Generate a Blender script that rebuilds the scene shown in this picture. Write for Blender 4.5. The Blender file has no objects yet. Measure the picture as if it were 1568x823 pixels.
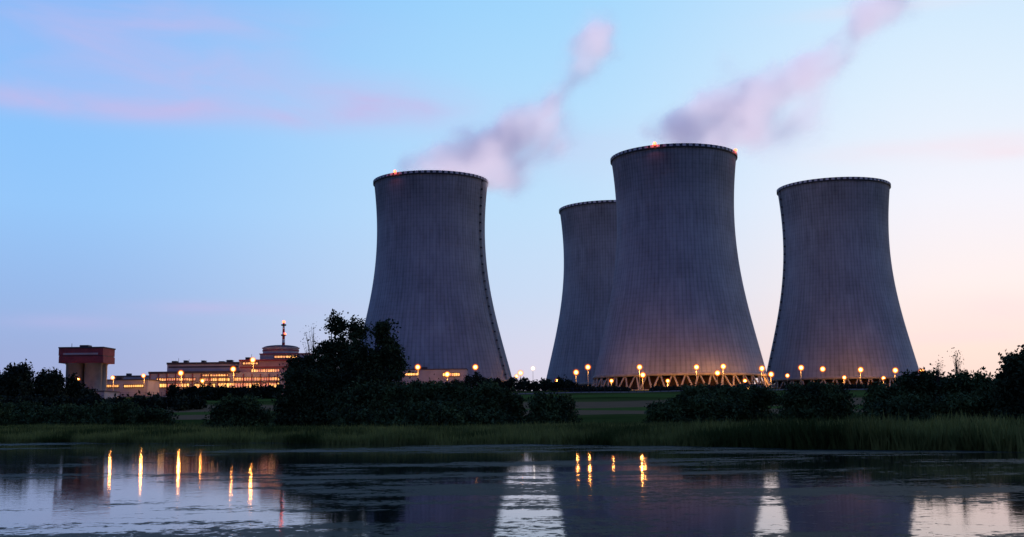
import bpy, math, random
import numpy as np
from mathutils import Matrix, Vector
random.seed(7); rng=np.random.default_rng(7)
D2R=math.radians
scene=bpy.context.scene
F=1780.0; CAMZ=2.2; TILT=7.25; ROLL=-0.6
# ---------------- camera ----------------
M=Matrix.Rotation(D2R(90+TILT),3,'X')@Matrix.Rotation(D2R(ROLL),3,'Z')
cd=bpy.data.cameras.new("camera"); cam=bpy.data.objects.new("camera",cd); scene.collection.objects.link(cam)
cam.matrix_world=Matrix.Translation((0,0,CAMZ))@M.to_4x4()
cd.sensor_width=36; cd.lens=36*F/1568; cd.clip_end=30000; cd.clip_start=0.1
scene.camera=cam
scene.view_settings.view_transform='Standard'
def W(u,v,D):
    """image pixel -> (x,z) at distance D north of the viewpoint"""
    w=M@Vector((u-784,411.5-v,-F)); s=D/w.y
    return w.x*s, CAMZ+w.z*s
# ---------------- terrain function ----------------
SX=[-3000,-400,-120,-57,-30,0,28,60,120,400,3000]; SY=[160,155,150,129,112,94,65,46,32,20,20]
def shore(X):
    return np.interp(X,SX,SY)+1.6*np.sin(X*0.21)+0.9*np.sin(X*0.53+1)+0.5*np.sin(X*1.3)
def sst(a,b,x):
    t=np.clip((x-a)/(b-a),0,1); return t*t*(3-2*t)
def gz(X,Y):
    X=np.asarray(X,float); Y=np.asarray(Y,float)
    d=np.maximum((Y-shore(X))*0.75,3-Y)
    d=np.maximum(d,np.abs(X)-420)
    z=-1.5+1.5*sst(-6,0,d)+0.7*sst(0,6,d)
    z=z+np.interp(Y,[150,200,300,450,560,690,900],[0,.4,3.2,8.2,12,16.3,16.3])
    z=z+0.12*np.sin(X*.11+Y*.05)*sst(0,20,d)+0.25*np.sin(X*.021+2)*np.sin(Y*.03)*sst(0,60,d)
    return z
# ---------------- helpers ----------------
def link(o,parent=None):
    scene.collection.objects.link(o)
    if parent: o.parent=parent
    return o
def empty(name,loc=(0,0,0)):
    e=bpy.data.objects.new(name,None); e.location=loc; scene.collection.objects.link(e); e.empty_display_size=1; return e
class MB:
    """mesh builder"""
    def __init__(s): s.v=[]; s.f=[]; s.m=[]; s.sm=[]
    def add(s,vs,fs,mi=0,smooth=False):
        b=len(s.v); s.v+=[tuple(p) for p in vs]
        for f in fs: s.f.append(tuple(b+i for i in f)); s.m.append(mi); s.sm.append(smooth)
    def box(s,x0,x1,y0,y1,z0,z1,mi=0):
        s.add([(x0,y0,z0),(x1,y0,z0),(x1,y1,z0),(x0,y1,z0),(x0,y0,z1),(x1,y0,z1),(x1,y1,z1),(x0,y1,z1)],
              [(0,3,2,1),(4,5,6,7),(0,1,5,4),(1,2,6,5),(2,3,7,6),(3,0,4,7)],mi)
    def tube(s,p,q,r0,r1,n=8,mi=0,cap=True):
        p=Vector(p);q=Vector(q);d=(q-p).normalized()
        a=d.orthogonal().normalized(); b=d.cross(a)
        vs=[]
        for c,r in((p,r0),(q,r1)):
            for i in range(n):
                t=2*math.pi*i/n; vs.append(c+a*math.cos(t)*r+b*math.sin(t)*r)
        fs=[(i,(i+1)%n,n+(i+1)%n,n+i) for i in range(n)]
        s.add(vs,fs,mi,True)
        if cap: s.add(vs,[tuple(range(n))[::-1],tuple(range(n,2*n))],mi)
    def lathe(s,prof,n=64,mi=0,cx=0,cy=0,smooth=True):
        vs=[];k=len(prof)
        for i in range(n):
            t=2*math.pi*i/n
            for r,z in prof: vs.append((cx+r*math.sin(t),cy-r*math.cos(t),z))
        fs=[]
        for i in range(n):
            j=(i+1)%n
            for a in range(k-1): fs.append((i*k+a,j*k+a,j*k+a+1,i*k+a+1))
        s.add(vs,fs,mi,smooth)
    def sphere(s,c,r,mi=0,n=10,sz=1.0):
        prof=[(max(1e-3,r*math.sin(math.pi*i/n)),c[2]-r*sz*math.cos(math.pi*i/n)) for i in range(n+1)]
        s.lathe(prof,n*2,mi,c[0],c[1])
    def obj(s,name,mats,parent=None,loc=(0,0,0)):
        me=bpy.data.meshes.new(name); me.from_pydata(s.v,[],s.f)
        for m in mats: me.materials.append(m)
        me.polygons.foreach_set("material_index",s.m); me.polygons.foreach_set("use_smooth",s.sm); me.update()
        o=bpy.data.objects.new(name,me); o.location=loc; return link(o,parent)
def npmesh(name,V,k,mats,parent=None,midx=None):
    n=len(V)//k; me=bpy.data.meshes.new(name)
    me.vertices.add(len(V)); me.vertices.foreach_set("co",np.asarray(V,np.float32).ravel())
    me.loops.add(len(V)); me.loops.foreach_set("vertex_index",np.arange(len(V),dtype=np.int32))
    me.polygons.add(n); me.polygons.foreach_set("loop_start",np.arange(0,len(V),k,dtype=np.int32))
    for m in mats: me.materials.append(m)
    me.update(calc_edges=True); me.validate()
    o=bpy.data.objects.new(name,me); return link(o,parent)
# ---------------- materials ----------------
def nmat(name):
    m=bpy.data.materials.new(name); m.use_nodes=True; nt=m.node_tree
    return m,nt,nt.nodes["Principled BSDF"]
def N(nt,t,**kw):
    n=nt.nodes.new(t)
    for k,v in kw.items(): setattr(n,k,v)
    return n
def math_(nt,op,a,b=None,c=None,clamp=False):
    n=nt.nodes.new("ShaderNodeMath"); n.operation=op; n.use_clamp=clamp
    for i,x in enumerate((a,b,c)):
        if x is None: continue
        if isinstance(x,(int,float)): n.inputs[i].default_value=x
        else: nt.links.new(x,n.inputs[i])
    return n.outputs[0]
def mixc(nt,f,a,b):
    n=nt.nodes.new("ShaderNodeMix"); n.data_type='RGBA'
    for idx,x in((0,f),(6,a),(7,b)):
        if isinstance(x,(int,float)): n.inputs[idx].default_value=x
        elif isinstance(x,tuple): n.inputs[idx].default_value=(*x,1) if len(x)==3 else x
        else: nt.links.new(x,n.inputs[idx])
    return n.outputs[2]
def simple(name,c1,c2=None,scale=0.5,rough=0.8,bump=0.0,metal=0.0,detail=5):
    m,nt,b=nmat(name); c2=c2 or tuple(x*0.7 for x in c1)
    tc=N(nt,"ShaderNodeTexCoord"); nz=N(nt,"ShaderNodeTexNoise"); nz.inputs["Scale"].default_value=scale; nz.inputs["Detail"].default_value=detail
    nt.links.new(tc.outputs["Object"],nz.inputs["Vector"])
    mr=N(nt,"ShaderNodeMapRange"); mr.inputs[1].default_value=.35; mr.inputs[2].default_value=.65; nt.links.new(nz.outputs[0],mr.inputs[0])
    nt.links.new(mixc(nt,mr.outputs[0],c1,c2),b.inputs["Base Color"])
    b.inputs["Roughness"].default_value=rough; b.inputs["Metallic"].default_value=metal
    if bump:
        bp=N(nt,"ShaderNodeBump"); bp.inputs["Strength"].default_value=bump; nt.links.new(nz.outputs[0],bp.inputs["Height"]); nt.links.new(bp.outputs[0],b.inputs["Normal"])
    return m
def emis(name,col,st):
    m,nt,b=nmat(name); b.inputs["Base Color"].default_value=(0.3,0.2,0.1,1)
    b.inputs["Emission Color"].default_value=(*col,1); b.inputs["Emission Strength"].default_value=st; m.cycles.emission_sampling='NONE'; return m

def shell_mat():
    m,nt,b=nmat("tower_concrete"); tc=N(nt,"ShaderNodeTexCoord"); sp=N(nt,"ShaderNodeSeparateXYZ"); nt.links.new(tc.outputs["Object"],sp.inputs[0])
    ang=math_(nt,'ARCTAN2',sp.outputs[0],sp.outputs[1])
    rib=math_(nt,'SINE',math_(nt,'MULTIPLY',ang,110))
    rib=math_(nt,'POWER',math_(nt,'MULTIPLY_ADD',rib,.5,.5),4)
    lift=math_(nt,'POWER',math_(nt,'MULTIPLY_ADD',math_(nt,'SINE',math_(nt,'MULTIPLY',sp.outputs[2],2*math.pi/2.9)),.5,.5),6)
    cv=N(nt,"ShaderNodeCombineXYZ"); nt.links.new(math_(nt,'MULTIPLY',ang,14),cv.inputs[0]); nt.links.new(math_(nt,'MULTIPLY',sp.outputs[2],.05),cv.inputs[1])
    n1=N(nt,"ShaderNodeTexNoise"); n1.inputs["Scale"].default_value=1; n1.inputs["Detail"].default_value=6; nt.links.new(cv.outputs[0],n1.inputs["Vector"])
    n2=N(nt,"ShaderNodeTexNoise"); n2.inputs["Scale"].default_value=.035; n2.inputs["Detail"].default_value=6; nt.links.new(tc.outputs["Object"],n2.inputs["Vector"])
    n3=N(nt,"ShaderNodeTexNoise"); n3.inputs["Scale"].default_value=.6; n3.inputs["Detail"].default_value=4; nt.links.new(tc.outputs["Object"],n3.inputs["Vector"])
    wn=N(nt,"ShaderNodeTexWhiteNoise"); wn.noise_dimensions='2D'; cc=N(nt,"ShaderNodeCombineXYZ")
    nt.links.new(math_(nt,'FLOOR',math_(nt,'MULTIPLY',ang,110/(2*math.pi))),cc.inputs[0]); nt.links.new(math_(nt,'FLOOR',math_(nt,'MULTIPLY',sp.outputs[2],1/2.9)),cc.inputs[1]); nt.links.new(cc.outputs[0],wn.inputs[0])
    v=math_(nt,'MULTIPLY_ADD',n1.outputs[0],.75,.15); v=math_(nt,'ADD',v,math_(nt,'MULTIPLY',n2.outputs[0],.85))
    v=math_(nt,'ADD',v,math_(nt,'MULTIPLY',n3.outputs[0],.16)); v=math_(nt,'ADD',v,math_(nt,'MULTIPLY',wn.outputs[0],.08))
    v=math_(nt,'SUBTRACT',v,math_(nt,'MULTIPLY',rib,.22)); v=math_(nt,'SUBTRACT',v,math_(nt,'MULTIPLY',lift,.08))
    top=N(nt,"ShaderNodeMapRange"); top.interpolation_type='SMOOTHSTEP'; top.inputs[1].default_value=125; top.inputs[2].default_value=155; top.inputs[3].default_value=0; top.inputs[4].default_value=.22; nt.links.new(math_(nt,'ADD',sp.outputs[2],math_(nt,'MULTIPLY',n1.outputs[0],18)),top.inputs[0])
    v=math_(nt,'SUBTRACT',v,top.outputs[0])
    mul=N(nt,"ShaderNodeVectorMath"); mul.operation='SCALE'; mul.inputs[0].default_value=(.305,.303,.318); nt.links.new(v,mul.inputs["Scale"])
    nt.links.new(mul.outputs[0],b.inputs["Base Color"]); b.inputs["Roughness"].default_value=.95; b.inputs["Specular IOR Level"].default_value=.2
    bp=N(nt,"ShaderNodeBump"); bp.inputs["Strength"].default_value=.25; bp.inputs["Distance"].default_value=.15; bp.invert=True; nt.links.new(math_(nt,'ADD',rib,math_(nt,'MULTIPLY',lift,.6)),bp.inputs["Height"]); nt.links.new(bp.outputs[0],b.inputs["Normal"])
    return m
M_shell=shell_mat()
M_col=simple("column_concrete",(.42,.36,.30),(.28,.24,.2),.3)
M_dark=simple("dark_steel",(.03,.03,.035),None,1,.6)
M_fill=simple("tower_fill",(.07,.035,.02),(.03,.018,.012),.4)
M_light=simple("rim_paint",(.62,.58,.6),None,.3)
M_steel=simple("galvanised_steel",(.3,.3,.31),None,2,.5)
M_redclad=simple("red_cladding",(.30,.05,.058),(.22,.035,.044),.4)
M_silo=simple("silo_concrete",(.34,.31,.31),(.25,.23,.24),.3)
M_white=simple("pale_cladding",(.46,.41,.42),(.34,.30,.31),.15)
M_pink=simple("rose_cladding",(.40,.24,.23),(.31,.18,.18),.15)
M_roof=simple("roof_felt",(.06,.05,.06),None,.3)
M_bark=simple("bark",(.04,.032,.025),None,3,.9,.3)
M_redp=simple("mast_red_paint",(.5,.04,.03),None,1)
M_whitep=simple("mast_white_paint",(.7,.68,.66),None,1)
M_redl=emis("red_beacon",(1,.10,.04),7)
def winmat():
    m,nt,b=nmat("lit_windows"); tc=N(nt,"ShaderNodeTexCoord"); n=N(nt,"ShaderNodeTexNoise"); n.inputs["Scale"].default_value=.22; n.inputs["Detail"].default_value=5; nt.links.new(tc.outputs["Object"],n.inputs["Vector"])
    cr=N(nt,"ShaderNodeValToRGB"); cr.color_ramp.elements[0].position=.40; cr.color_ramp.elements[0].color=(.25,.045,.008,1); cr.color_ramp.elements[1].position=.60; cr.color_ramp.elements[1].color=(1,.45,.08,1); nt.links.new(n.outputs[0],cr.inputs[0])
    nt.links.new(cr.outputs[0],b.inputs["Emission Color"]); b.inputs["Emission Strength"].default_value=2.1; m.cycles.emission_sampling='NONE'; return m
M_win=winmat()
def bulb_halo_mat(col,core,name,st):  # bright bulb core; emission fading to a clear edge paints the halo around it
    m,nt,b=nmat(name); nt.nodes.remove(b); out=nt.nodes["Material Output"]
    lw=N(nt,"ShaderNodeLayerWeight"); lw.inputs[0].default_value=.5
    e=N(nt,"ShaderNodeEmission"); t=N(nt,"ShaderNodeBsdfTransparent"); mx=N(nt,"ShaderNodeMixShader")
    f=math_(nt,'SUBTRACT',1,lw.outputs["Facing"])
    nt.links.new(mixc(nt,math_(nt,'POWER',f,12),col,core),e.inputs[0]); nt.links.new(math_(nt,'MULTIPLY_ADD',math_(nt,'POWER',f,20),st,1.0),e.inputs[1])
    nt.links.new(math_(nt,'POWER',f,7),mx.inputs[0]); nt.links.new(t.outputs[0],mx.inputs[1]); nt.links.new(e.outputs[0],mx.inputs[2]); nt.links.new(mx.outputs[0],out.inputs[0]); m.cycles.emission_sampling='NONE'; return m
M_bulb=bulb_halo_mat((1,.17,.015),(1,.42,.09),"sodium_bulb_halo",30)
M_bulb_halo_w=bulb_halo_mat((.9,.7,.6),(1,.9,.8),"white_bulb_halo",6)
def leafmat(name,c1,c2,scale):
    m=simple(name,c1,c2,scale,.9,0,0,3); m.node_tree.nodes["Principled BSDF"].inputs["Specular IOR Level"].default_value=.15; return m
M_leaf=leafmat("willow_leaves",(.045,.068,.026),(.014,.024,.011),.45)
M_leaf2=leafmat("shrub_leaves",(.070,.105,.034),(.020,.034,.014),.5)
M_leaf3=leafmat("distant_foliage",(.026,.036,.018),(.010,.015,.009),.1)
def grassmat():
    m,nt,b=nmat("grass_blades"); tc=N(nt,"ShaderNodeTexCoord")
    n=N(nt,"ShaderNodeTexNoise"); n.inputs["Scale"].default_value=.10; n.inputs["Detail"].default_value=6; nt.links.new(tc.outputs["Object"],n.inputs["Vector"])
    cr=N(nt,"ShaderNodeValToRGB"); e=cr.color_ramp.elements; e[0].position=.42; e[0].color=(.040,.062,.014,1); e[1].position=.58; e[1].color=(.20,.22,.060,1); nt.links.new(n.outputs[0],cr.inputs[0])
    nt.links.new(cr.outputs[0],b.inputs["Base Color"]); b.inputs["Roughness"].default_value=.9; b.inputs["Specular IOR Level"].default_value=.1; return m
M_grass=grassmat()
# ---------------- ground ----------------
def groundmat():
    m,nt,b=nmat("meadow_ground"); geo=N(nt,"ShaderNodeNewGeometry"); sp=N(nt,"ShaderNodeSeparateXYZ"); nt.links.new(geo.outputs["Position"],sp.inputs[0])
    n=N(nt,"ShaderNodeTexNoise"); n.inputs["Scale"].default_value=.02; n.inputs["Detail"].default_value=8; nt.links.new(geo.outputs["Position"],n.inputs["Vector"])
    n2=N(nt,"ShaderNodeTexNoise"); n2.inputs["Scale"].default_value=.25; n2.inputs["Detail"].default_value=8; nt.links.new(geo.outputs["Position"],n2.inputs["Vector"])
    cr=N(nt,"ShaderNodeValToRGB"); e=cr.color_ramp.elements; e[0].position=.38; e[0].color=(.036,.055,.012,1); e[1].position=.62; e[1].color=(.090,.105,.028,1); nt.links.new(n.outputs[0],cr.inputs[0])
    y=math_(nt,'ADD',sp.outputs[1],math_(nt,'MULTIPLY',n.outputs[0],40))
    def band(a,b_,c,d):
        r1=N(nt,"ShaderNodeMapRange"); r1.interpolation_type='SMOOTHSTEP'; r1.inputs[1].default_value=a; r1.inputs[2].default_value=b_; nt.links.new(y,r1.inputs[0])
        r2=N(nt,"ShaderNodeMapRange"); r2.interpolation_type='SMOOTHSTEP'; r2.inputs[1].default_value=c; r2.inputs[2].default_value=d; r2.inputs[3].default_value=1; r2.inputs[4].default_value=0; nt.links.new(y,r2.inputs[0])
        return math_(nt,'MULTIPLY',r1.outputs[0],r2.outputs[0])
    c=mixc(nt,band(255,262,400,430),cr.outputs[0],(.22,.135,.075))
    c=mixc(nt,band(296,304,326,334),c,(.085,.125,.028))
    c=mixc(nt,band(470,485,540,560),c,(.080,.125,.028))
    c=mixc(nt,math_(nt,'MULTIPLY',n2.outputs[0],.5),c,(.020,.024,.010))
    nt.links.new(c,b.inputs["Base Color"]); b.inputs["Roughness"].default_value=1; b.inputs["Specular IOR Level"].default_value=0
    bp=N(nt,"ShaderNodeBump"); bp.inputs["Strength"].default_value=.6; bp.inputs["Distance"].default_value=.4; nt.links.new(n2.outputs[0],bp.inputs["Height"]); nt.links.new(bp.outputs[0],b.inputs["Normal"])
    return m
def grid(xs,ys):
    X,Y=np.meshgrid(xs,ys); return X,Y,gz(X,Y)
xs=np.unique(np.concatenate([-np.geomspace(430,9000,16),np.linspace(-430,-130,80),np.linspace(-130,90,260),np.linspace(90,430,80),np.geomspace(430,9000,16)]))
ys=np.unique(np.concatenate([-np.geomspace(20,6000,16),np.linspace(-20,20,40),np.linspace(20,240,200),np.linspace(240,720,100),np.geomspace(720,12000,20)]))
X,Y,Z=grid(xs,ys); ny,nx=X.shape
me=bpy.data.meshes.new("ground"); idx=np.arange(nx*ny).reshape(ny,nx)
q=np.stack([idx[:-1,:-1],idx[:-1,1:],idx[1:,1:],idx[1:,:-1]],-1).reshape(-1,4)
me.from_pydata(np.stack([X,Y,Z],-1).reshape(-1,3).tolist(),[],q.tolist()); me.polygons.foreach_set("use_smooth",[True]*len(me.polygons)); me.materials.append(groundmat())
link(bpy.data.objects.new("ground",me))
# ---------------- water ----------------
def watermat():
    m,nt,b=nmat("pond_water"); geo=N(nt,"ShaderNodeNewGeometry"); P=geo.outputs["Position"]
    sp=N(nt,"ShaderNodeSeparateXYZ"); nt.links.new(P,sp.inputs[0])
    def noise(s,d,sc=(1,1,1),r=.5,dist=0):
        mp=N(nt,"ShaderNodeMapping"); mp.inputs["Scale"].default_value=sc; nt.links.new(P,mp.inputs[0])
        n=N(nt,"ShaderNodeTexNoise"); n.inputs["Scale"].default_value=s; n.inputs["Detail"].default_value=d; n.inputs["Roughness"].default_value=r; n.inputs["Distortion"].default_value=dist; nt.links.new(mp.outputs[0],n.inputs["Vector"]); return n.outputs[0]
    w1=noise(4.5,3); w2=noise(1.1,2)
    h=math_(nt,'ADD',w1,math_(nt,'MULTIPLY',w2,1.2))
    bp=N(nt,"ShaderNodeBump"); bp.inputs["Strength"].default_value=.10; bp.inputs["Distance"].default_value=.018; nt.links.new(h,bp.inputs["Height"])
    b.inputs["Base Color"].default_value=(.006,.009,.012,1); b.inputs["Roughness"].default_value=.04; b.inputs["IOR"].default_value=1.38
    nt.links.new(bp.outputs[0],b.inputs["Normal"])
    big=noise(.085,4,(.40,1.0,1),.6,.3); mid=noise(.6,4,(.55,1,1),.6,.3); fine=noise(3.2,5,(1,1,1),.75,.4)
    xr=N(nt,"ShaderNodeMapRange"); xr.interpolation_type='SMOOTHSTEP'; xr.inputs[1].default_value=-12; xr.inputs[2].default_value=0; xr.inputs[3].default_value=-.13; xr.inputs[4].default_value=.04; nt.links.new(math_(nt,'ADD',sp.outputs[0],math_(nt,'MULTIPLY',big,8)),xr.inputs[0])
    s=math_(nt,'ADD',math_(nt,'MULTIPLY_ADD',math_(nt,'SUBTRACT',big,.5),2.2,.5),xr.outputs[0]); s=math_(nt,'ADD',s,math_(nt,'MULTIPLY',math_(nt,'SUBTRACT',fine,.5),1.1))
    s=math_(nt,'ADD',s,math_(nt,'MULTIPLY',math_(nt,'SUBTRACT',mid,.5),.9))
    mr=N(nt,"ShaderNodeMapRange"); mr.interpolation_type='SMOOTHSTEP'; mr.inputs[1].default_value=.55; mr.inputs[2].default_value=.60; mr.inputs[4].default_value=.96; nt.links.new(s,mr.inputs[0])
    w=N(nt,"ShaderNodeBsdfPrincipled"); w.inputs["Roughness"].default_value=.65; w.inputs["Specular IOR Level"].default_value=.07
    nt.links.new(mixc(nt,mid,(.008,.011,.007),(.034,.040,.026)),w.inputs["Base Color"])
    b2=N(nt,"ShaderNodeBump"); b2.inputs["Strength"].default_value=.8; b2.inputs["Distance"].default_value=.06; nt.links.new(fine,b2.inputs["Height"]); nt.links.new(b2.outputs[0],w.inputs["Normal"])
    mx=N(nt,"ShaderNodeMixShader"); nt.links.new(mr.outputs[0],mx.inputs[0]); nt.links.new(b.outputs[0],mx.inputs[1]); nt.links.new(w.outputs[0],mx.inputs[2]); nt.links.new(mx.outputs[0],nt.nodes["Material Output"].inputs[0])
    return m
mb=MB(); mb.add([(-419,-2,0),(419,-2,0),(419,175,0),(-419,175,0)],[(0,1,2,3)]); mb.obj("pond_water",[watermat()])
# ---------------- cooling towers ----------------
PR=[(155,41.3),(150,40.6),(140,39.6),(125,38.7),(110,38.5),(95,39.2),(80,40.9),(60,44.2),(40,48.6),(20,53.3),(10,55.7)]
pz=np.array([p[0] for p in PR][::-1]); pr=np.array([p[1] for p in PR][::-1])
co=np.polyfit(pz,pr,4)
def cooling_tower(X,Yc,ladders=(),beacons=(),flare=0):
    def RZ(z): return float(np.polyval(co,z))*(1+flare*(1-z/155))
    zb=float(gz(X,Yc-57))-.3
    e=empty("cooling_tower",(X,Yc,zb))
    zs=np.linspace(10,155,59)
    mb=MB(); prof=[(RZ(z),z) for z in zs]+[(RZ(155)-1.0,155)]+[(RZ(z)-1.0,z) for z in zs[::-1]]+[(RZ(10),10)]
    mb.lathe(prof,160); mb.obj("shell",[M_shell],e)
    mb=MB(); mb.lathe([(RZ(10)+.02,9.2),(RZ(10)+.7,9.2),(RZ(11)+.7,11),(RZ(11)-.0,11.0)],160,0); mb.lathe([(RZ(10)-1,9.2),(RZ(10)+.02,9.2)],160,0)
    mb.obj("ring_beam",[M_col],e)
    mb=MB(); n=44; rb=RZ(10)+3; rt=RZ(10)-.4
    for i in range(n):
        a=2*math.pi*i/n; 
        for s in(-1,1):
            b=a+s*math.pi/n*.86
            mb.tube((rb*math.sin(a),-rb*math.cos(a),0),(rt*math.sin(b),-rt*math.cos(b),9.3),.62,.55,6,0,False)
        mb.box(rb*math.sin(a)-1,rb*math.sin(a)+1,-rb*math.cos(a)-1,-rb*math.cos(a)+1,-1,.5)
    mb.obj("columns",[M_col],e)
    mb=MB(); mb.lathe([(rb+2,-1),(rb+2,1.0),(rb+1.6,1.0),(rb+1.6,-1)],96); mb.obj("basin_wall",[M_col],e)
    mb=MB(); mb.lathe([(47,0),(47,8.8),(.1,8.8)],64); mb.obj("cooling_fill",[M_fill],e)
    mb=MB(); n=64; r=RZ(155)
    mb.lathe([(r+.03,152.9),(r+.55,152.9),(r+.55,153.2),(r+.03,153.2)],128,1)
    for i in range(n):
        for k in range(2):
            a=2*math.pi*(i+k*.27)/n; b=2*math.pi*(i+(k+1)*.27)/n
            pts=[]
            for z in(153.6,155.2):
                for rr in(r+.32,r+.6): pts+= [(rr*math.sin(a),-rr*math.cos(a),z),(rr*math.sin(b),-rr*math.cos(b),z)]
            mb.add(pts,[(0,1,5,4),(2,6,7,3),(4,5,7,6),(0,2,3,1),(0,4,6,2),(1,3,7,5)],0)
    mb.lathe([(r+.3,153.2),(r+.3,155.3),(r-.2,155.3)],128,1)
    mb.obj("rim_gallery",[M_light,M_dark],e)
    for az in ladders:
        mb=MB(); a=D2R(az); ca,sa=math.cos(a),math.sin(a)
        def pt(rad,off,z): return (rad*sa+off*ca,-rad*ca+off*sa,z)
        zz=list(np.arange(0,155,2.5))
        for z0,z1 in zip(zz[:-1],zz[1:]):
            r0=RZ(max(z0,10))+(10-min(z0,10))*.33; r1=RZ(max(z1,10))+(10-min(z1,10))*.33
            for off in(-.4,.4):
                for o2 in(.3,1.1): mb.tube(pt(r0+o2,off,z0),pt(r1+o2,off,z1),.09,.09,4,0,False)
            mb.tube(pt(r0+.3,-.4,z0),pt(r0+1.1,.4,z0),.08,.08,4,0,False)
        for z in np.arange(8,154,6):
            r0=RZ(max(z,10)); p=pt(r0+.7,0,z)
            mb.box(p[0]-.7,p[0]+.7,p[1]-.7,p[1]+.7,z-.1,z+.9)
        mb.obj("access_ladder",[M_dark],e)
    for k,az in enumerate(beacons):
        mb=MB(); a=D2R(az); x,y=(RZ(155)+.5)*math.sin(a),-(RZ(155)+.5)*math.cos(a)
        mb.tube((x,y,155),(x,y,155.6),.15,.15,6,1); mb.sphere((x,y,156),1.05,0,8); mb.obj("red_beacon_%d"%(k+1),[M_redl,M_dark],e)
        l=bpy.data.lights.new("beacon_light","POINT"); l.color=(1,.12,.06); l.energy=1200; l.shadow_soft_size=.5
        lo=bpy.data.objects.new("beacon_light",l); lo.location=(x+1.6*math.sin(a),y-1.6*math.cos(a),156.5); link(lo,e)
    return e
for u,v,Dd,lad,bea,fl in[(660,274,831,(66,),(-33,),.05),(1031,237,758,(),(-24,66),0),(933,316,950,(),(),0),(1275.5,287,868,(-86,),(),.01)]:
    x,_=W(u,v,Dd); cooling_tower(x,Dd,lad,bea,fl)
# ---------------- steam (volumetric) ----------------
def steammat():
    m=bpy.data.materials.new("steam"); m.use_nodes=True; nt=m.node_tree; nt.nodes.clear()
    out=N(nt,"ShaderNodeOutputMaterial"); s=N(nt,"ShaderNodeVolumePrincipled")
    s.inputs["Color"].default_value=(.93,.91,.96,1); s.inputs["Anisotropy"].default_value=.45
    at=N(nt,"ShaderNodeAttribute"); at.attribute_name="density"; s.inputs["Density Attribute"].default_value=""
    dn=math_(nt,'MULTIPLY',at.outputs["Fac"],.080)
    geo=N(nt,"ShaderNodeNewGeometry"); nz=N(nt,"ShaderNodeTexNoise"); nz.inputs["Scale"].default_value=.022; nz.inputs["Detail"].default_value=2; nt.links.new(geo.outputs["Position"],nz.inputs["Vector"])
    r=N(nt,"ShaderNodeMapRange"); r.interpolation_type='SMOOTHSTEP'; r.inputs[1].default_value=.38; r.inputs[2].default_value=.62; nt.links.new(nz.outputs[0],r.inputs[0])
    # emission stands in for light scattered many times inside the cloud, tinted by noise
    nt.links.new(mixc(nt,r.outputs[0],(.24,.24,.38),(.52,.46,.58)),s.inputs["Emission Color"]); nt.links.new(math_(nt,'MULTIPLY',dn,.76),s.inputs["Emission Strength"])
    nt.links.new(dn,s.inputs["Density"]); nt.links.new(s.outputs[0],out.inputs["Volume"]); return m
M_steam=steammat()
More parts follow.
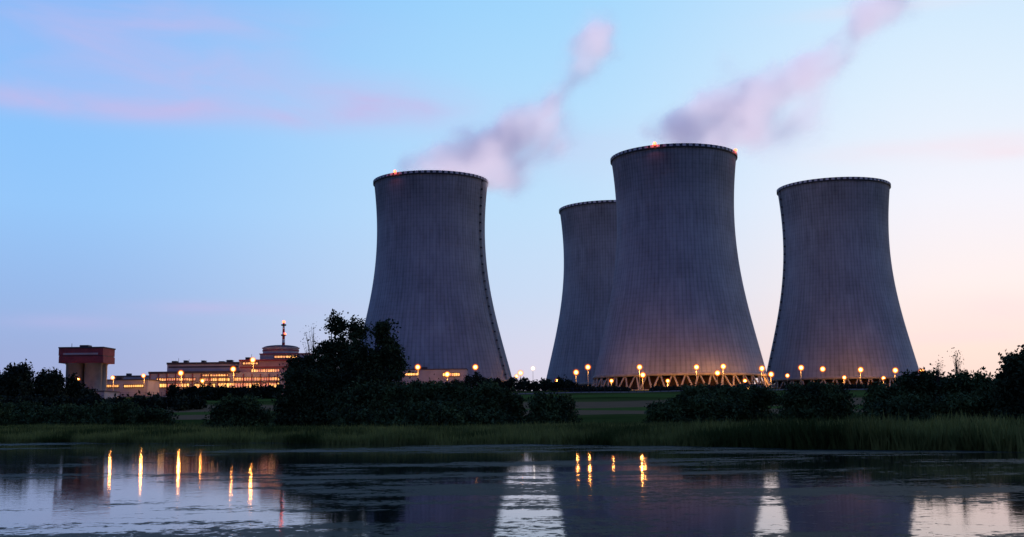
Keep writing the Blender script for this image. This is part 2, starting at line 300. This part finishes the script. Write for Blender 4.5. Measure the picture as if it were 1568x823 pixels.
def steam(puffs,Dd):
    C=[]
    for u,v,r,w,dy in puffs:
        x,z=W(u,v,Dd); C.append((x,Dd+dy,z,r*Dd/F,w))
    A=np.array(C); lo=(A[:,:3]-A[:,3:4]*2.2).min(0); hi=(A[:,:3]+A[:,3:4]*2.2).max(0)
    me=bpy.data.meshes.new("steam_plume"); o=bpy.data.objects.new("steam_plume",me); link(o)
    ng=bpy.data.node_groups.new("steam_field","GeometryNodeTree"); ng.interface.new_socket("Geometry",in_out='INPUT',socket_type='NodeSocketGeometry'); ng.interface.new_socket("Geometry",in_out='OUTPUT',socket_type='NodeSocketGeometry')
    go=ng.nodes.new("NodeGroupOutput"); ng.nodes.new("NodeGroupInput")
    pos=ng.nodes.new("GeometryNodeInputPosition").outputs[0]
    nd=ng.nodes.new("ShaderNodeTexNoise"); nd.inputs["Scale"].default_value=.032; nd.inputs["Detail"].default_value=4; ng.links.new(pos,nd.inputs["Vector"])
    sub=ng.nodes.new("ShaderNodeVectorMath"); sub.operation='SUBTRACT'; sub.inputs[1].default_value=(.5,.5,.5); ng.links.new(nd.outputs["Color"],sub.inputs[0])
    sc=ng.nodes.new("ShaderNodeVectorMath"); sc.operation='SCALE'; sc.inputs["Scale"].default_value=28; ng.links.new(sub.outputs[0],sc.inputs[0])
    ad=ng.nodes.new("ShaderNodeVectorMath"); ad.operation='ADD'; ng.links.new(pos,ad.inputs[0]); ng.links.new(sc.outputs[0],ad.inputs[1]); wp=ad.outputs[0]
    tot=None
    for x,y,z,r,w in C:
        d=ng.nodes.new("ShaderNodeVectorMath"); d.operation='DISTANCE'; ng.links.new(wp,d.inputs[0]); d.inputs[1].default_value=(x,y,z)
        t=math_(ng,'DIVIDE',d.outputs["Value"],r); t=math_(ng,'MULTIPLY',t,t); t=math_(ng,'MULTIPLY',t,-1.0); g=math_(ng,'MULTIPLY',math_(ng,'EXPONENT',t),w)
        tot=g if tot is None else math_(ng,'ADD',tot,g)
    vr=ng.nodes.new("ShaderNodeVectorRotate"); vr.rotation_type='Y_AXIS'; vr.inputs["Angle"].default_value=D2R(34); ng.links.new(pos,vr.inputs["Vector"])
    vm=ng.nodes.new("ShaderNodeVectorMath"); vm.operation='MULTIPLY'; vm.inputs[1].default_value=(.42,1,1.0); ng.links.new(vr.outputs[0],vm.inputs[0])
    nz=ng.nodes.new("ShaderNodeTexNoise"); nz.inputs["Scale"].default_value=.062; nz.inputs["Detail"].default_value=5; nz.inputs["Roughness"].default_value=.6; nz.inputs["Distortion"].default_value=.4; ng.links.new(vm.outputs[0],nz.inputs["Vector"])
    k=math_(ng,'SUBTRACT',tot,math_(ng,'MULTIPLY',math_(ng,'SUBTRACT',nz.outputs[0],.38),3.4)); 
    k=math_(ng,'MULTIPLY',math_(ng,'MAXIMUM',k,0),math_(ng,'MULTIPLY',tot,1.2,clamp=True))
    k=math_(ng,'ADD',k,math_(ng,'MULTIPLY',math_(ng,'MAXIMUM',math_(ng,'SUBTRACT',tot,.10),0),.25)); k=math_(ng,'MINIMUM',k,1.8)
    vc=ng.nodes.new("GeometryNodeVolumeCube"); ng.links.new(k,vc.inputs["Density"]); vc.inputs["Min"].default_value=lo; vc.inputs["Max"].default_value=hi
    vox=2.4
    for i,ax in enumerate("XYZ"): vc.inputs["Resolution "+ax].default_value=max(8,int((hi[i]-lo[i])/vox))
    sm=ng.nodes.new("GeometryNodeSetMaterial"); sm.inputs["Material"].default_value=M_steam; ng.links.new(vc.outputs[0],sm.inputs[0]); ng.links.new(sm.outputs[0],go.inputs[0])
    md=o.modifiers.new("steam","NODES"); md.node_group=ng; me.materials.append(M_steam)
steam([(625,258,15,1.1,0),(650,251,22,1.3,-5),(684,243,27,1.4,5),(720,239,30,1.4,-5),(748,223,29,1.35,0),(775,203,29,1.3,4),(798,185,28,1.15,0),(828,170,25,1.0,0),(852,148,23,.95,5),(876,122,22,.95,0),(896,95,24,.95,0),(908,66,28,1.1,5),(920,44,28,1.1,0),(822,220,36,.75,5),(788,268,32,.8,-5),(755,255,32,.95,0),(855,202,34,.6,0),(690,262,24,1.0,0),(728,266,24,.9,0)],831)
steam([(998,210,17,1.1,0),(1026,197,25,1.35,-5),(1058,186,30,1.4,5),(1095,183,34,1.4,-5),(1132,167,35,1.35,0),(1164,142,32,1.25,4),(1200,126,29,1.15,0),(1237,112,28,1.1,0),(1270,96,28,1.05,5),(1298,72,24,.9,0),(1320,44,25,.92,0),(1342,20,30,1.1,5),(1310,-2,27,.85,0),(1375,2,29,.75,0),(1190,200,38,.75,5),(1150,213,34,.95,-5),(1240,190,34,.65,0),(1090,212,28,1.1,0),(1040,212,22,1.0,0),(1118,100,26,.48,0),(1255,150,32,.5,0)],758)
# ---------------- street lamps ----------------
def street_lamp(u,v,Dd,white=False,en=0,r=1.35):
    x,z=W(u,v,Dd); g=float(gz(x,Dd)); h=z-g
    mb=MB(); mb.tube((0,0,-.3),(0,0,h*.96),.16,.09,8); mb.tube((0,0,-.3),(0,0,.9),.26,.22,8)
    mb.tube((0,0,h*.95),(0,-.9,h),.08,.07,6); mb.box(-.3,.3,-1.9,-.8,h+.02,h+.26)
    o=mb.obj("street_lamp",[M_steel],None,(x,Dd,g))
    b=MB(); b.sphere((0,-1.3,h-.25),r,0,14); b.obj("lamp_bulb_halo",[M_bulb_halo_w if white else M_bulb],o)  # oversized sphere: bulb with its painted halo, larger than any real lamp glass
    if en:
        l=bpy.data.lights.new("lamp_light","POINT"); l.color=(1,.40,.08); l.energy=en; l.shadow_soft_size=.6
        lo=bpy.data.objects.new("lamp_light",l); lo.location=(0,-1.5,h-r-.6); link(lo,o)
L=[(121,580,532,300),(174,578,560,1500),(221,575,580,2200),(278,571,600,3200),(311,583,600,2000),(358,565,600,3200),(388,551,605,2200),(10,602,400,0),(76,582,520,0),
(640,562,690,2500),(685,573,700,2500),(728,562,690,0),(791,576,760,0),(797,571,800,0),(853,583,720,0),(882,570,700,1500),(900,562,680,1800),(979,562,682,4500),(984,574,690,2000),(1066,562,690,3800),(1098,571,694,0),(1107,561,694,3500),
(1166,564,700,3000),(1180,573,730,2500),(1205,575,760,0),(1226,563,785,2500),(1259,565,790,0),(1292,578,795,3000),(1317,566,790,3500),(1352,579,790,2500),(1370,567,790,2500),(1410,568,740,0),(936,583,698,3500),(1022,583,692,3500),(1140,583,700,3500)]
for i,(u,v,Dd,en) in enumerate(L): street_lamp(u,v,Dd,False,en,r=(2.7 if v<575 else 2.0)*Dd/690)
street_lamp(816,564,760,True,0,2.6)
# ---------------- buildings ----------------
def bx(mb,u0,v0,u1,v1,Dd,depth,mi=0,zmin=None):
    x0,z1=W(u0,v0,Dd); x1,_=W(u1,v0,Dd); _,z0=W((u0+u1)/2,v1,Dd)
    if zmin is not None: z0=zmin
    mb.box(x0,x1,Dd,Dd+depth,z0,z1,mi); return x0,x1,z0,z1
def windows(parent,x0,x1,z0,z1,y,n,frame=.25,sill=True):
    g=MB(); g.box(x0,x1,y-.05,y+.1,z0,z1); g.obj("lit_windows",[M_win],parent)
    m=MB(); w=(x1-x0)/n
    for i in range(n+1):
        m.box(x0+i*w-frame/2,x0+i*w+frame/2,y-.28,y-.053,z0-.1,z1+.1)
    m.box(x0-.3,x1+.3,y-.4,y-.003,z1+.1,z1+.35); m.box(x0-.3,x1+.3,y-.45,y-.003,z0-.35,z0-.1)
    m.obj("window_frames",[M_dark],parent)
e=empty("red_topped_silo_building"); Dd=540
mb=MB(); xa,xb,z0,z1=bx(mb,90,546,158,556,Dd,16)
x_,x2,_,zt=bx(mb,90,533.5,158,544.6,Dd,16); mb.obj("red_head",[M_redclad],e)
mb=MB(); bx(mb,90.6,544.7,157.4,545.9,Dd+.4,15.2,0); bx(mb,89.3,531.8,158.7,533.4,Dd-.3,16.6,1); mb.obj("recess_and_roof",[M_dark,M_roof],e)
g=float(gz(xa,Dd))
mb=MB()
for k in range(12):
    xx=xa+(xb-xa)*(k+.5)/12; mb.box(xx-.06,xx+.06,Dd-.12,Dd-.002,z0,z0+(z1-z0)*.98)
mb.obj("cladding_ribs",[M_redclad],e)
mb=MB(); x0_,zb1=W(97,541.0,Dd); x1_,zb0=W(150,543.2,Dd); mb.box(x0_,x1_,Dd-.15,Dd-.003,zb0,zb1); mb.obj("white_sign_band",[M_white],e)
mb=MB(); rr=(xb-xa)*.19
for cx in(xa+(xb-xa)*.29,xa+(xb-xa)*.71):
    for cy in(Dd+4.5,Dd+11.5): mb.lathe([(rr,g-1),(rr,z0-.6),(rr+.3,z0-.6),(rr+.3,z0-.01)],32,0,cx,cy)
mb.obj("concrete_silos",[M_silo],e)
mb=MB(); mb.box(xa-1,xb+2,Dd-3,Dd+17,g-1,g+3.5); mb.obj("plinth",[M_white],e)
mb=MB(); mb.box(xa-1.4,xb+2.4,Dd-3.4,Dd+17.4,g+3.5,g+3.9); mb.obj("plinth_roof",[M_roof],e)
mb=MB(); mb.tube((xa+4,Dd+5,zt+.3),(xa+4,Dd+5,zt+2.5),.15,.1); mb.box(xa+8,xa+12,Dd+4,Dd+9,zt+.3,zt+1.6); mb.obj("roof_plant",[M_dark],e)
e=empty("power_plant_building"); Dd=620
mb=MB(); bx(mb,228,572,470,600,Dd,40,0,10); mb.obj("turbine_hall",[M_white],e)
mb=MB(); bx(mb,227,569.5,366,571.95,Dd-.5,41,0); mb.obj("hall_roof",[M_roof],e)
mb=MB(); bx(mb,256,558,366,571,Dd+12,26,0); mb.obj("upper_storey",[M_white],e)
mb=MB(); bx(mb,255,555.5,367,557.9,Dd+11.5,27,0); bx(mb,258,561.5,364,563.3,Dd+11.9,.2,0); mb.obj("upper_roof",[M_roof],e)
mb=MB(); bx(mb,366.3,553,472,571.9,Dd+3,34,0); mb.obj("reactor_annex",[M_pink],e)
mb=MB(); bx(mb,365.6,551,472,552.9,Dd+2.5,35,0);bx(mb,367,562,471,563.5,Dd+2.85,.2,0); mb.obj("annex_roof",[M_redclad],e)
mb=MB(); bx(mb,398,543,472,550.8,Dd+12,24,0); mb.obj("annex_top",[M_white],e)
mb=MB(); bx(mb,397,541.6,473,542.9,Dd+11.6,25,0); mb.obj("annex_top_roof",[M_redclad],e)
mb=MB()
for u in np.arange(230,470,13):
    xx,z1_=W(u,572.5,Dd); mb.box(xx-.18,xx+.18,Dd-.6,Dd-.003,14,z1_)
mb.obj("pilasters",[M_redclad],e)
mb=MB()
for u in (268,285,312,340,352,380,452):
    xx,zz_=W(u,555.4 if u<366 else 550.9,Dd+20); s_=random.uniform(.8,2.2); mb.box(xx-s_,xx+s_,Dd+18,Dd+22,zz_-.5,zz_+random.uniform(.6,1.5)); mb.tube((xx+s_+1,Dd+19,zz_-.5),(xx+s_+1,Dd+19,zz_+random.uniform(1,3)),.12,.1,6)
mb.obj("roof_plant",[M_dark],e)
def wn(u0,v0,u1,v1,y,n,Dref):
    x0,z1=W(u0,v0,Dref); x1,_=W(u1,v0,Dref); _,z0=W((u0+u1)/2,v1,Dref); windows(e,x0,x1,z0,z1,y-.12,n)
wn(240,580,300,583,Dd,16,Dd); wn(306,580,352,583.5,Dd,14,Dd); wn(358,579,428,583,Dd,18,Dd); wn(232,588.5,290,593,Dd,14,Dd); wn(298,588.5,330,594,Dd,8,Dd); wn(334,587.5,428,594,Dd,22,Dd)
wn(310,574,350,576.2,Dd,10,Dd)
wn(385,566,428,569.5,Dd+3,12,Dd+3); wn(420,545.5,455,548,Dd+12,8,Dd+12); wn(372,555.5,395,558,Dd+3,6,Dd+3)
cx,zc=W(430,541,Dd+24); cx2,ztop=W(430,533,Dd+24); rr=27*(Dd+24)/F
mb=MB(); mb.lathe([(rr,zc-1),(rr,ztop-.6),(rr+.5,ztop-.5),(rr+.5,ztop)],48,0,cx,Dd+24,False); mb.lathe([(rr+.5,ztop)]+[(max(.05,(rr)*math.cos(t)),ztop+1.5*math.sin(t)) for t in np.linspace(0,math.pi/2,8)],48,1,cx,Dd+24)
mb.obj("reactor_containment",[M_white,M_roof],e)
mb=MB(); mb.lathe([(rr+.03,ztop-2.0),(rr+.25,ztop-2.0),(rr+.25,ztop-1.3),(rr+.03,ztop-1.3)],48,0,cx,Dd+24,False); mb.obj("containment_band",[M_redclad],e)
mx,mt=W(434.5,494,Dd+24); mb=MB()
zb=ztop+1; hh=mt-zb
for k in range(7):
    a=zb+hh*k/7; b=zb+hh*(k+1)/7; mb.tube((mx,Dd+24,a),(mx,Dd+24,b),.85-.05*k,.82-.05*k,10,k%2)
for k in(3,6): mb.lathe([(.5,zb+hh*k/7),(1.4,zb+hh*k/7),(1.4,zb+hh*k/7+.25),(1.4,zb+hh*k/7+.8)],16,2,mx,Dd+24)
mb.sphere((mx,Dd+24,mt+.3),.8,3); mb.sphere((mx+1,Dd+23.4,zb+hh*3/7+1),.55,3)
mb.obj("vent_stack",[M_redp,M_whitep,M_dark,M_redl],e)
def b_low(name,u0,v0,u1,v1,Dd,depth,wins,body=M_white):
    e=empty(name); mb=MB(); x0,x1,z0,z1=bx(mb,u0,v0,u1,v1,Dd,depth,0,float(gz(W(u0,v1,Dd)[0],Dd))-1); mb.obj("walls",[body],e)
    mb=MB(); mb.box(x0-.4,x1+.4,Dd-.4,Dd+depth+.4,z1+.003,z1+.5); mb.box(x0+(x1-x0)*.3,x0+(x1-x0)*.42,Dd+3,Dd+6,z1+.5,z1+1.8); mb.obj("roof",[M_roof],e)
    for (a,b,c,d,n) in wins:
        xa,zt=W(a,b,Dd); xb,_=W(c,b,Dd); _,zb=W((a+c)/2,d,Dd); windows(e,xa,xb,zb,zt,Dd-.12,n)
    return e
b_low("service_building",152,583,226,604,590,20,[(160,590,182,593,8),(190,590,220,593,9)])
b_low("workshop_building",175,577,226,590,640,12,[])
b_low("office_building",610,567,714,590,720,18,[(678,572,704,576,8),(620,572,640,575,5)])
b_low("pump_house",1130,590,1168,602,672,8,[(1136,593,1150,596,4)],M_silo)
mb=MB()
xx=np.arange(-330,330,4.0)
for i,x in enumerate(xx):
    yy=585+ .04*x; g=float(gz(x,yy)); mb.box(x-.09,x+.09,yy-.09,yy+.09,g-.2,g+2.5)
    x2=x+4; g2=float(gz(x2,yy+.16))
    for hgt in(.5,1.4,2.3): mb.tube((x,yy,g+hgt),(x2,yy+.16,g2+hgt),.05,.05,4,0,False)
    mb.add([(x,yy,g),(x2,yy+.16,g2),(x2,yy+.16,g2+.55),(x,yy,g+.55)],[(0,1,2,3)],1)
mb.obj("perimeter_fence",[M_dark,M_silo])
# ---------------- vegetation ----------------
def leaves(P,size):
    n=len(P); a=rng.normal(size=(n,3)); a/=np.linalg.norm(a,axis=1,keepdims=True)
    b=rng.normal(size=(n,3)); b-=a*(a*b).sum(1,keepdims=True); b/=np.linalg.norm(b,axis=1,keepdims=True)
    s=size*rng.uniform(.6,1.4,(n,1)); l=a*s; w=b*s*.5
    return np.stack([P-l,P+w-l*.1,P+l,P-w-l*.1],1).reshape(-1,3)
def crown(blobs,nleaf,clump,flat=.75):
    out=[];cl=[]
    vol=np.array([b[3]*b[5] for b in blobs]); vol=vol/vol.sum()
    for b,w in zip(blobs,vol):
        k=max(3,int(nleaf*w/clump[1])); d=rng.normal(size=(k,3)); d/=np.linalg.norm(d,axis=1,keepdims=True)
        rad=rng.uniform(.1,1.0,(k,1))**.5*rng.uniform(.85,1.12,(k,1)); c=np.array(b[:3])+d*rad*np.array(b[3:6]); cl.append(c)
        cs=clump[0]*rng.uniform(.5,1.3,(k,1,1)); p=c[:,None,:]+rng.normal(size=(k,clump[1],3))*cs*np.array([1,1,flat]); out.append(p.reshape(-1,3))
    return np.concatenate(out),np.concatenate(cl)
def plant(name,blobs,nleaf,lsize,clump,mat,trunks=(),limbs=30,skirt=False,sub=6):
    B=[]
    for u,v,ru,rv,Dd in blobs:
        x,z=W(u,v,Dd); s=Dd/F; y=Dd+rng.uniform(-.3,.3)*ru*s; R=np.array([ru*s,max(ru,rv)*s*.7,rv*s])
        B.append((x,y,z,*(R*.72)))
        for _ in range(sub):
            d=rng.normal(size=3); d/=np.linalg.norm(d); c=np.array([x,y,z])+d*R*rng.uniform(.55,.8); B.append((*c,*(R*rng.uniform(.25,.5))))
        if skirt:
            g=float(gz(x,y)); 
            if z-g<rv*s*2.2: B.append((x,y-ru*s*.15,g+(z-g)*.35,ru*s*1.08,ru*s*.75,max(.4,(z-g)*.5)))
    P,C=crown(B,nleaf,clump)
    g=gz(P[:,0],P[:,1]); P[:,2]=np.where(P[:,2]<g+.05,g+np.minimum(np.abs(g-P[:,2]),1.2)+.05,P[:,2])
    e=empty(name); npmesh("foliage",leaves(P,lsize),4,[mat],e)
    mb=MB()
    if not trunks:
        x=np.mean([b[0] for b in B]); y=np.mean([b[1] for b in B]); trunks=[(x,y,.12)]
    else: trunks=[(W(u,640,Dd)[0],Dd,r) for u,Dd,r in trunks]
    for x,y,r in trunks:
        g=float(gz(x,y)); near=sorted(C.tolist(),key=lambda c:abs(c[0]-x)+abs(c[1]-y)*.5)[:max(20,len(C)//max(1,len(trunks)))]
        top=max(c[2] for c in near); h=top-g; p=Vector((x,y,g-.3)); pts=[p]
        for i in range(1,6): pts.append(Vector((x+random.uniform(-.03,.03)*h,y+random.uniform(-.03,.03)*h,g+h*.85*i/5)))
        for i in range(5): mb.tube(pts[i],pts[i+1],r*(1-i*.17),r*(1-(i+1)*.17),8,0,False)
        for c in random.sample(near,min(limbs,len(near))):
            c=Vector(c); hb=max(.1,min(.9,(c.z-g)/h-.22)); k=min(4,int(hb*5)); t=hb*5-k; st=pts[k].lerp(pts[k+1],t)
            mid=st.lerp(c,.5)+Vector((0,0,h*.03)); mb.tube(st,mid,r*.34,r*.2,5,0,False); mb.tube(mid,c,r*.2,r*.06,5,0,False)
    mb.obj("trunk_and_limbs",[M_bark],e); return e
plant("willow_tree",[(525,534,28,34,190),(498,574,50,48,190),(470,600,42,44,190),(514,498,13,17,190),(545,508,14,20,190),(455,575,18,18,190),(530,590,50,44,190)],34000,.27,(.6,40),M_leaf,[(505,190,.4),(525,190,.3)])
plant("willow_tree",[(590,534,22,28,182),(574,572,44,46,182),(584,504,11,13,182),(562,608,50,44,182),(608,560,11,24,182),(550,556,30,40,182)],30000,.27,(.6,40),M_leaf,[(578,182,.35)])
plant("willow_tree",[(472,594,42,36,178),(446,618,26,28,178),(510,612,54,38,178),(440,628,18,20,178),(480,632,50,18,177)],24000,.26,(.62,40),M_leaf,[(470,178,.3)],skirt=True)
plant("dead_tree",[(476,516,12,20,192)],60,.12,(.5,4),M_leaf,[(476,192,.14)],limbs=40)
def bush(bl,n,ls=.22,cl=(.5,36),mat=M_leaf2): plant("bush",bl,n,ls,cl,mat,limbs=10,skirt=True)
bush([(560,615,46,34,165),(610,608,46,30,162),(655,610,44,31,162),(700,610,42,30,160),(745,614,42,30,158),(780,626,24,26,157),(640,634,90,22,156),(720,638,70,18,155),(555,640,50,16,158)],75000,.25,(.5,36))
bush([(842,625,34,26,155),(825,622,20,18,155),(862,635,22,18,154),(842,642,40,12,153)],17000,.22,(.42,32))
bush([(365,632,44,22,150),(345,638,32,16,149),(390,638,30,17,150),(368,626,24,13,150)],19000,.2,(.4,32))
bush([(25,630,50,15,215),(75,632,50,14,205),(130,634,55,16,200),(185,634,46,17,195),(235,638,38,14,190)],26000,.26,(.5,34))
bush([(-20,625,60,22,205),(-90,622,60,28,205)],12000,.28,(.5,34))
bush([(1068,614,36,23,135),(1110,612,44,22,132),(1152,616,38,22,130),(1085,628,56,18,128)],34000,.19,(.38,34))
bush([(1018,632,28,14,126),(1040,622,18,13,127)],11000,.18,(.3,30))
bush([(1222,608,34,22,124),(1262,610,42,23,122),(1290,618,24,18,121)],26000,.18,(.36,34))
bush([(1355,612,30,24,108),(1395,602,34,32,108),(1430,596,28,24,108),(1465,600,38,28,106),(1510,602,38,30,106),(1420,622,90,22,104),(1500,622,80,24,103)],75000,.17,(.36,34))
plant("dead_tree",[(1467,552,14,18,107)],70,.08,(.25,4),M_leaf,[(1467,107,.08)],limbs=36)
plant("dead_tree",[(1440,560,10,14,107)],40,.08,(.25,4),M_leaf,[(1440,107,.06)],limbs=24)
plant("broadleaf_tree",[(1555,570,22,26,100),(1592,552,36,38,100),(1562,554,11,12,100),(1545,594,34,30,100),(1600,590,60,36,100)],34000,.18,(.34,34),M_leaf,[(1580,100,.22)],skirt=True)
plant("broadleaf_tree",[(1660,560,60,50,100),(1700,600,70,36,98)],12000,.2,(.4,34),M_leaf,[(1670,100,.22)],skirt=True)
def treeline(name,segs,n,ls,cl,mat=M_leaf3):
    P=[];T=MB()
    for (u0,v0,u1,v1,vb,Dd,step) in segs:
        u=u0
        while u<=u1:
            t=(u-u0)/max(1,(u1-u0)); vt=v0+(v1-v0)*t+random.uniform(-.22,.22)*(vb-v0); x,z=W(u,vt,Dd); y=Dd+random.uniform(-8,8); g=float(gz(x,y)); h=max(1.5,z-g)
            r=step*Dd/F*random.uniform(.8,1.25)
            b=[(x,y,g+h*.45,r,r,h*.48),(x+random.uniform(-.4,.4)*r,y,g+h*.78,r*.6,r*.6,h*.25)]
            p,_=crown(b,int(n),cl); P.append(p); T.tube((x,y,g-.5),(x,y,g+h*.7),h*.03,h*.012,5,0,False)
            u+=step*random.uniform(.8,1.2)
    P=np.concatenate(P); g=gz(P[:,0],P[:,1]); P[:,2]=np.maximum(P[:,2],g+rng.uniform(0,.8,len(P)))
    e=empty(name); npmesh("foliage",leaves(P,ls),4,[mat],e); T.obj("trunks",[M_bark],e)
treeline("tree_row",[(-60,566,110,572,612,400,13),(20,565,70,566,610,390,13),(110,596,150,600,612,420,9)],1400,.6,(1.0,20))
treeline("hedge",[(262,594,432,592,610,500,8),(-60,612,300,612,628,330,10),(720,577,765,579,604,660,9),(768,580,880,583,604,650,9),(880,594,960,598,604,640,7),(1000,598,1130,599,604,640,7),(560,590,720,585,606,600,9),(1200,592,1330,594,604,640,8),(1420,580,1620,575,604,600,12)],600,.6,(.8,20))
treeline("distant_tree_line",[(-300,588,1900,580,606,1500,16)],300,1.8,(2.5,15))
def grass():
    n=210000
    x=rng.uniform(-85,62,n); t=rng.random(n)**1.6*75; 
    y=shore(x)+t*1.0-.4
    keep=(np.abs(x/y)<.62); x=x[keep];y=y[keep];t=t[keep]; n=len(x)
    cl=.6+.4*np.sin(x*.9+np.sin(y*.7)*2)*np.sin(y*.45+x*.2)
    h=rng.uniform(.35,.75,n)*(.6+.7*cl)
    reed=sst(10,18,x)*(1-sst(6,26,t))
    h=h*(1+.8*reed)+ (rng.random(n)<.05)*.4
    edge=(1-sst(0,4,t)); h*= (1+.35*edge)
    g=gz(x,y)-.05; a=rng.uniform(0,2*math.pi,n); w=rng.uniform(.018,.05,n)*(1+.4*reed)*1.6
    lean=rng.uniform(.05,.45,n)*h; la=rng.uniform(0,2*math.pi,n)
    b0=np.stack([x-np.cos(a)*w,y-np.sin(a)*w,g],-1); b1=np.stack([x+np.cos(a)*w,y+np.sin(a)*w,g],-1)
    tp=np.stack([x+np.cos(la)*lean,y+np.sin(la)*lean,g+h],-1)
    npmesh("shore_grass",np.stack([b0,b1,tp],1).reshape(-1,3),3,[M_grass])
grass()
# ---------------- sky ----------------
world=bpy.data.worlds.new("World"); scene.world=world; world.use_nodes=True; nt=world.node_tree; nt.nodes.clear()
out=N(nt,"ShaderNodeOutputWorld"); bg=N(nt,"ShaderNodeBackground"); nt.links.new(bg.outputs[0],out.inputs[0])
tc=N(nt,"ShaderNodeTexCoord"); sp=N(nt,"ShaderNodeSeparateXYZ"); nt.links.new(tc.outputs["Generated"],sp.inputs[0])
az=math_(nt,'ARCTAN2',sp.outputs[0],sp.outputs[1]); el=math_(nt,'ARCSINE',sp.outputs[2])
def s2l(c): return tuple(((x/255)/12.92 if x/255<=.04045 else ((x/255+.055)/1.055)**2.4) for x in c)
def ramp(stops):
    r=N(nt,"ShaderNodeValToRGB"); cr=r.color_ramp
    nt.links.new(math_(nt,'DIVIDE',el,D2R(90)),r.inputs[0])
    cr.interpolation='LINEAR'
    while len(cr.elements)<len(stops): cr.elements.new(.5)
    for e_,(d,c) in zip(cr.elements,stops): e_.position=d/90; e_.color=(*s2l(c),1)
    return r.outputs[0]
Lf=ramp([(0,(166,170,212)),(3,(156,174,220)),(6,(150,184,234)),(10,(148,198,250)),(15,(136,194,252)),(20,(118,184,250)),(40,(84,140,222)),(90,(60,96,175))])
Ce=ramp([(0,(222,210,228)),(3,(214,214,236)),(6,(200,218,244)),(10,(190,222,250)),(15,(178,220,252)),(20,(160,213,252)),(40,(95,152,228)),(90,(60,96,175))])
Ri=ramp([(0,(250,214,206)),(3,(254,228,218)),(6,(252,238,238)),(10,(242,242,252)),(15,(222,238,253)),(20,(202,230,253)),(40,(105,158,228)),(90,(60,96,175))])
Bk=ramp([(0,(100,100,138)),(8,(104,112,160)),(20,(88,110,175)),(50,(66,100,172)),(90,(60,96,175))])
def mrange(x,a,b):
    r=N(nt,"ShaderNodeMapRange"); r.interpolation_type='SMOOTHSTEP'; r.inputs[1].default_value=D2R(a); r.inputs[2].default_value=D2R(b); nt.links.new(x,r.inputs[0]); return r.outputs[0]
c=mixc(nt,mrange(az,-24,3),Lf,Ce); c=mixc(nt,mrange(az,0,22),c,Ri)
cosd=math_(nt,'COSINE',math_(nt,'SUBTRACT',az,D2R(22)))
r=N(nt,"ShaderNodeMapRange"); r.interpolation_type='SMOOTHSTEP'; r.inputs[1].default_value=.66; r.inputs[2].default_value=-.25; r.inputs[3].default_value=0; r.inputs[4].default_value=1; nt.links.new(cosd,r.inputs[0])
c=mixc(nt,r.outputs[0],c,Bk)
cv=N(nt,"ShaderNodeCombineXYZ"); nt.links.new(math_(nt,'MULTIPLY',az,7),cv.inputs[0]); nt.links.new(math_(nt,'ADD',math_(nt,'MULTIPLY',el,22),math_(nt,'MULTIPLY',az,1.5)),cv.inputs[1])
nz=N(nt,"ShaderNodeTexNoise"); nz.inputs["Scale"].default_value=1.3; nz.inputs["Detail"].default_value=6; nz.inputs["Roughness"].default_value=.5; nz.inputs["Distortion"].default_value=.5; nt.links.new(cv.outputs[0],nz.inputs["Vector"])
tot=None
for u,v,su,sv,w in[(60,150,150,22,.7),(230,165,130,20,.85),(330,120,150,45,.5),(580,160,120,32,1.2),(490,180,90,18,.8),(120,60,200,60,.55),(300,30,200,40,.4),(350,472,130,10,.6),(110,492,110,12,.35),(1440,225,170,14,.5),(1540,480,110,24,.5),(1540,235,80,10,.5),(1400,8,160,10,.4),(1500,515,140,10,.4),(900,230,120,40,.25)]:
    wv=M@Vector((u-784,411.5-v,-F)); a0=math.atan2(wv.x,wv.y); e0=math.asin(wv.z/wv.length)
    dx=math_(nt,'DIVIDE',math_(nt,'SUBTRACT',az,a0),su/F); dy=math_(nt,'DIVIDE',math_(nt,'SUBTRACT',el,e0),sv/F)
    g=math_(nt,'MULTIPLY',math_(nt,'EXPONENT',math_(nt,'MULTIPLY',math_(nt,'ADD',math_(nt,'MULTIPLY',dx,dx),math_(nt,'MULTIPLY',dy,dy)),-1)),w)
    tot=g if tot is None else math_(nt,'ADD',tot,g)
nn=N(nt,"ShaderNodeMapRange"); nn.interpolation_type='SMOOTHSTEP'; nn.inputs[1].default_value=.25; nn.inputs[2].default_value=.7; nt.links.new(nz.outputs[0],nn.inputs[0])
f=math_(nt,'MULTIPLY',tot,math_(nt,'MULTIPLY_ADD',nn.outputs[0],.6,.3),clamp=True)
pk=mixc(nt,mrange(az,-5,22),s2l((198,186,232)),s2l((250,218,228)))
c=mixc(nt,f,c,pk)
sky=N(nt,"ShaderNodeTexSky"); sky.sky_type='NISHITA'; sky.sun_disc=False; sky.sun_elevation=D2R(1.5); sky.sun_rotation=D2R(48)
sc=N(nt,"ShaderNodeVectorMath"); sc.operation='SCALE'; sc.inputs["Scale"].default_value=.01; nt.links.new(sky.outputs[0],sc.inputs[0])
ad=N(nt,"ShaderNodeVectorMath"); ad.operation='ADD'; nt.links.new(c,ad.inputs[0]); nt.links.new(sc.outputs[0],ad.inputs[1])
nt.links.new(ad.outputs[0],bg.inputs[0]); bg.inputs[1].default_value=1.0
sl=bpy.data.lights.new("sun","SUN"); sl.energy=.12; sl.color=(1,.62,.5); sl.angle=D2R(8)
so=bpy.data.objects.new("sun",sl); link(so)
dirv=Vector((math.sin(D2R(48))*math.cos(D2R(3)),math.cos(D2R(48))*math.cos(D2R(3)),math.sin(D2R(3))))
so.rotation_euler=dirv.to_track_quat('Z','Y').to_euler()
print("done",len(bpy.data.objects))
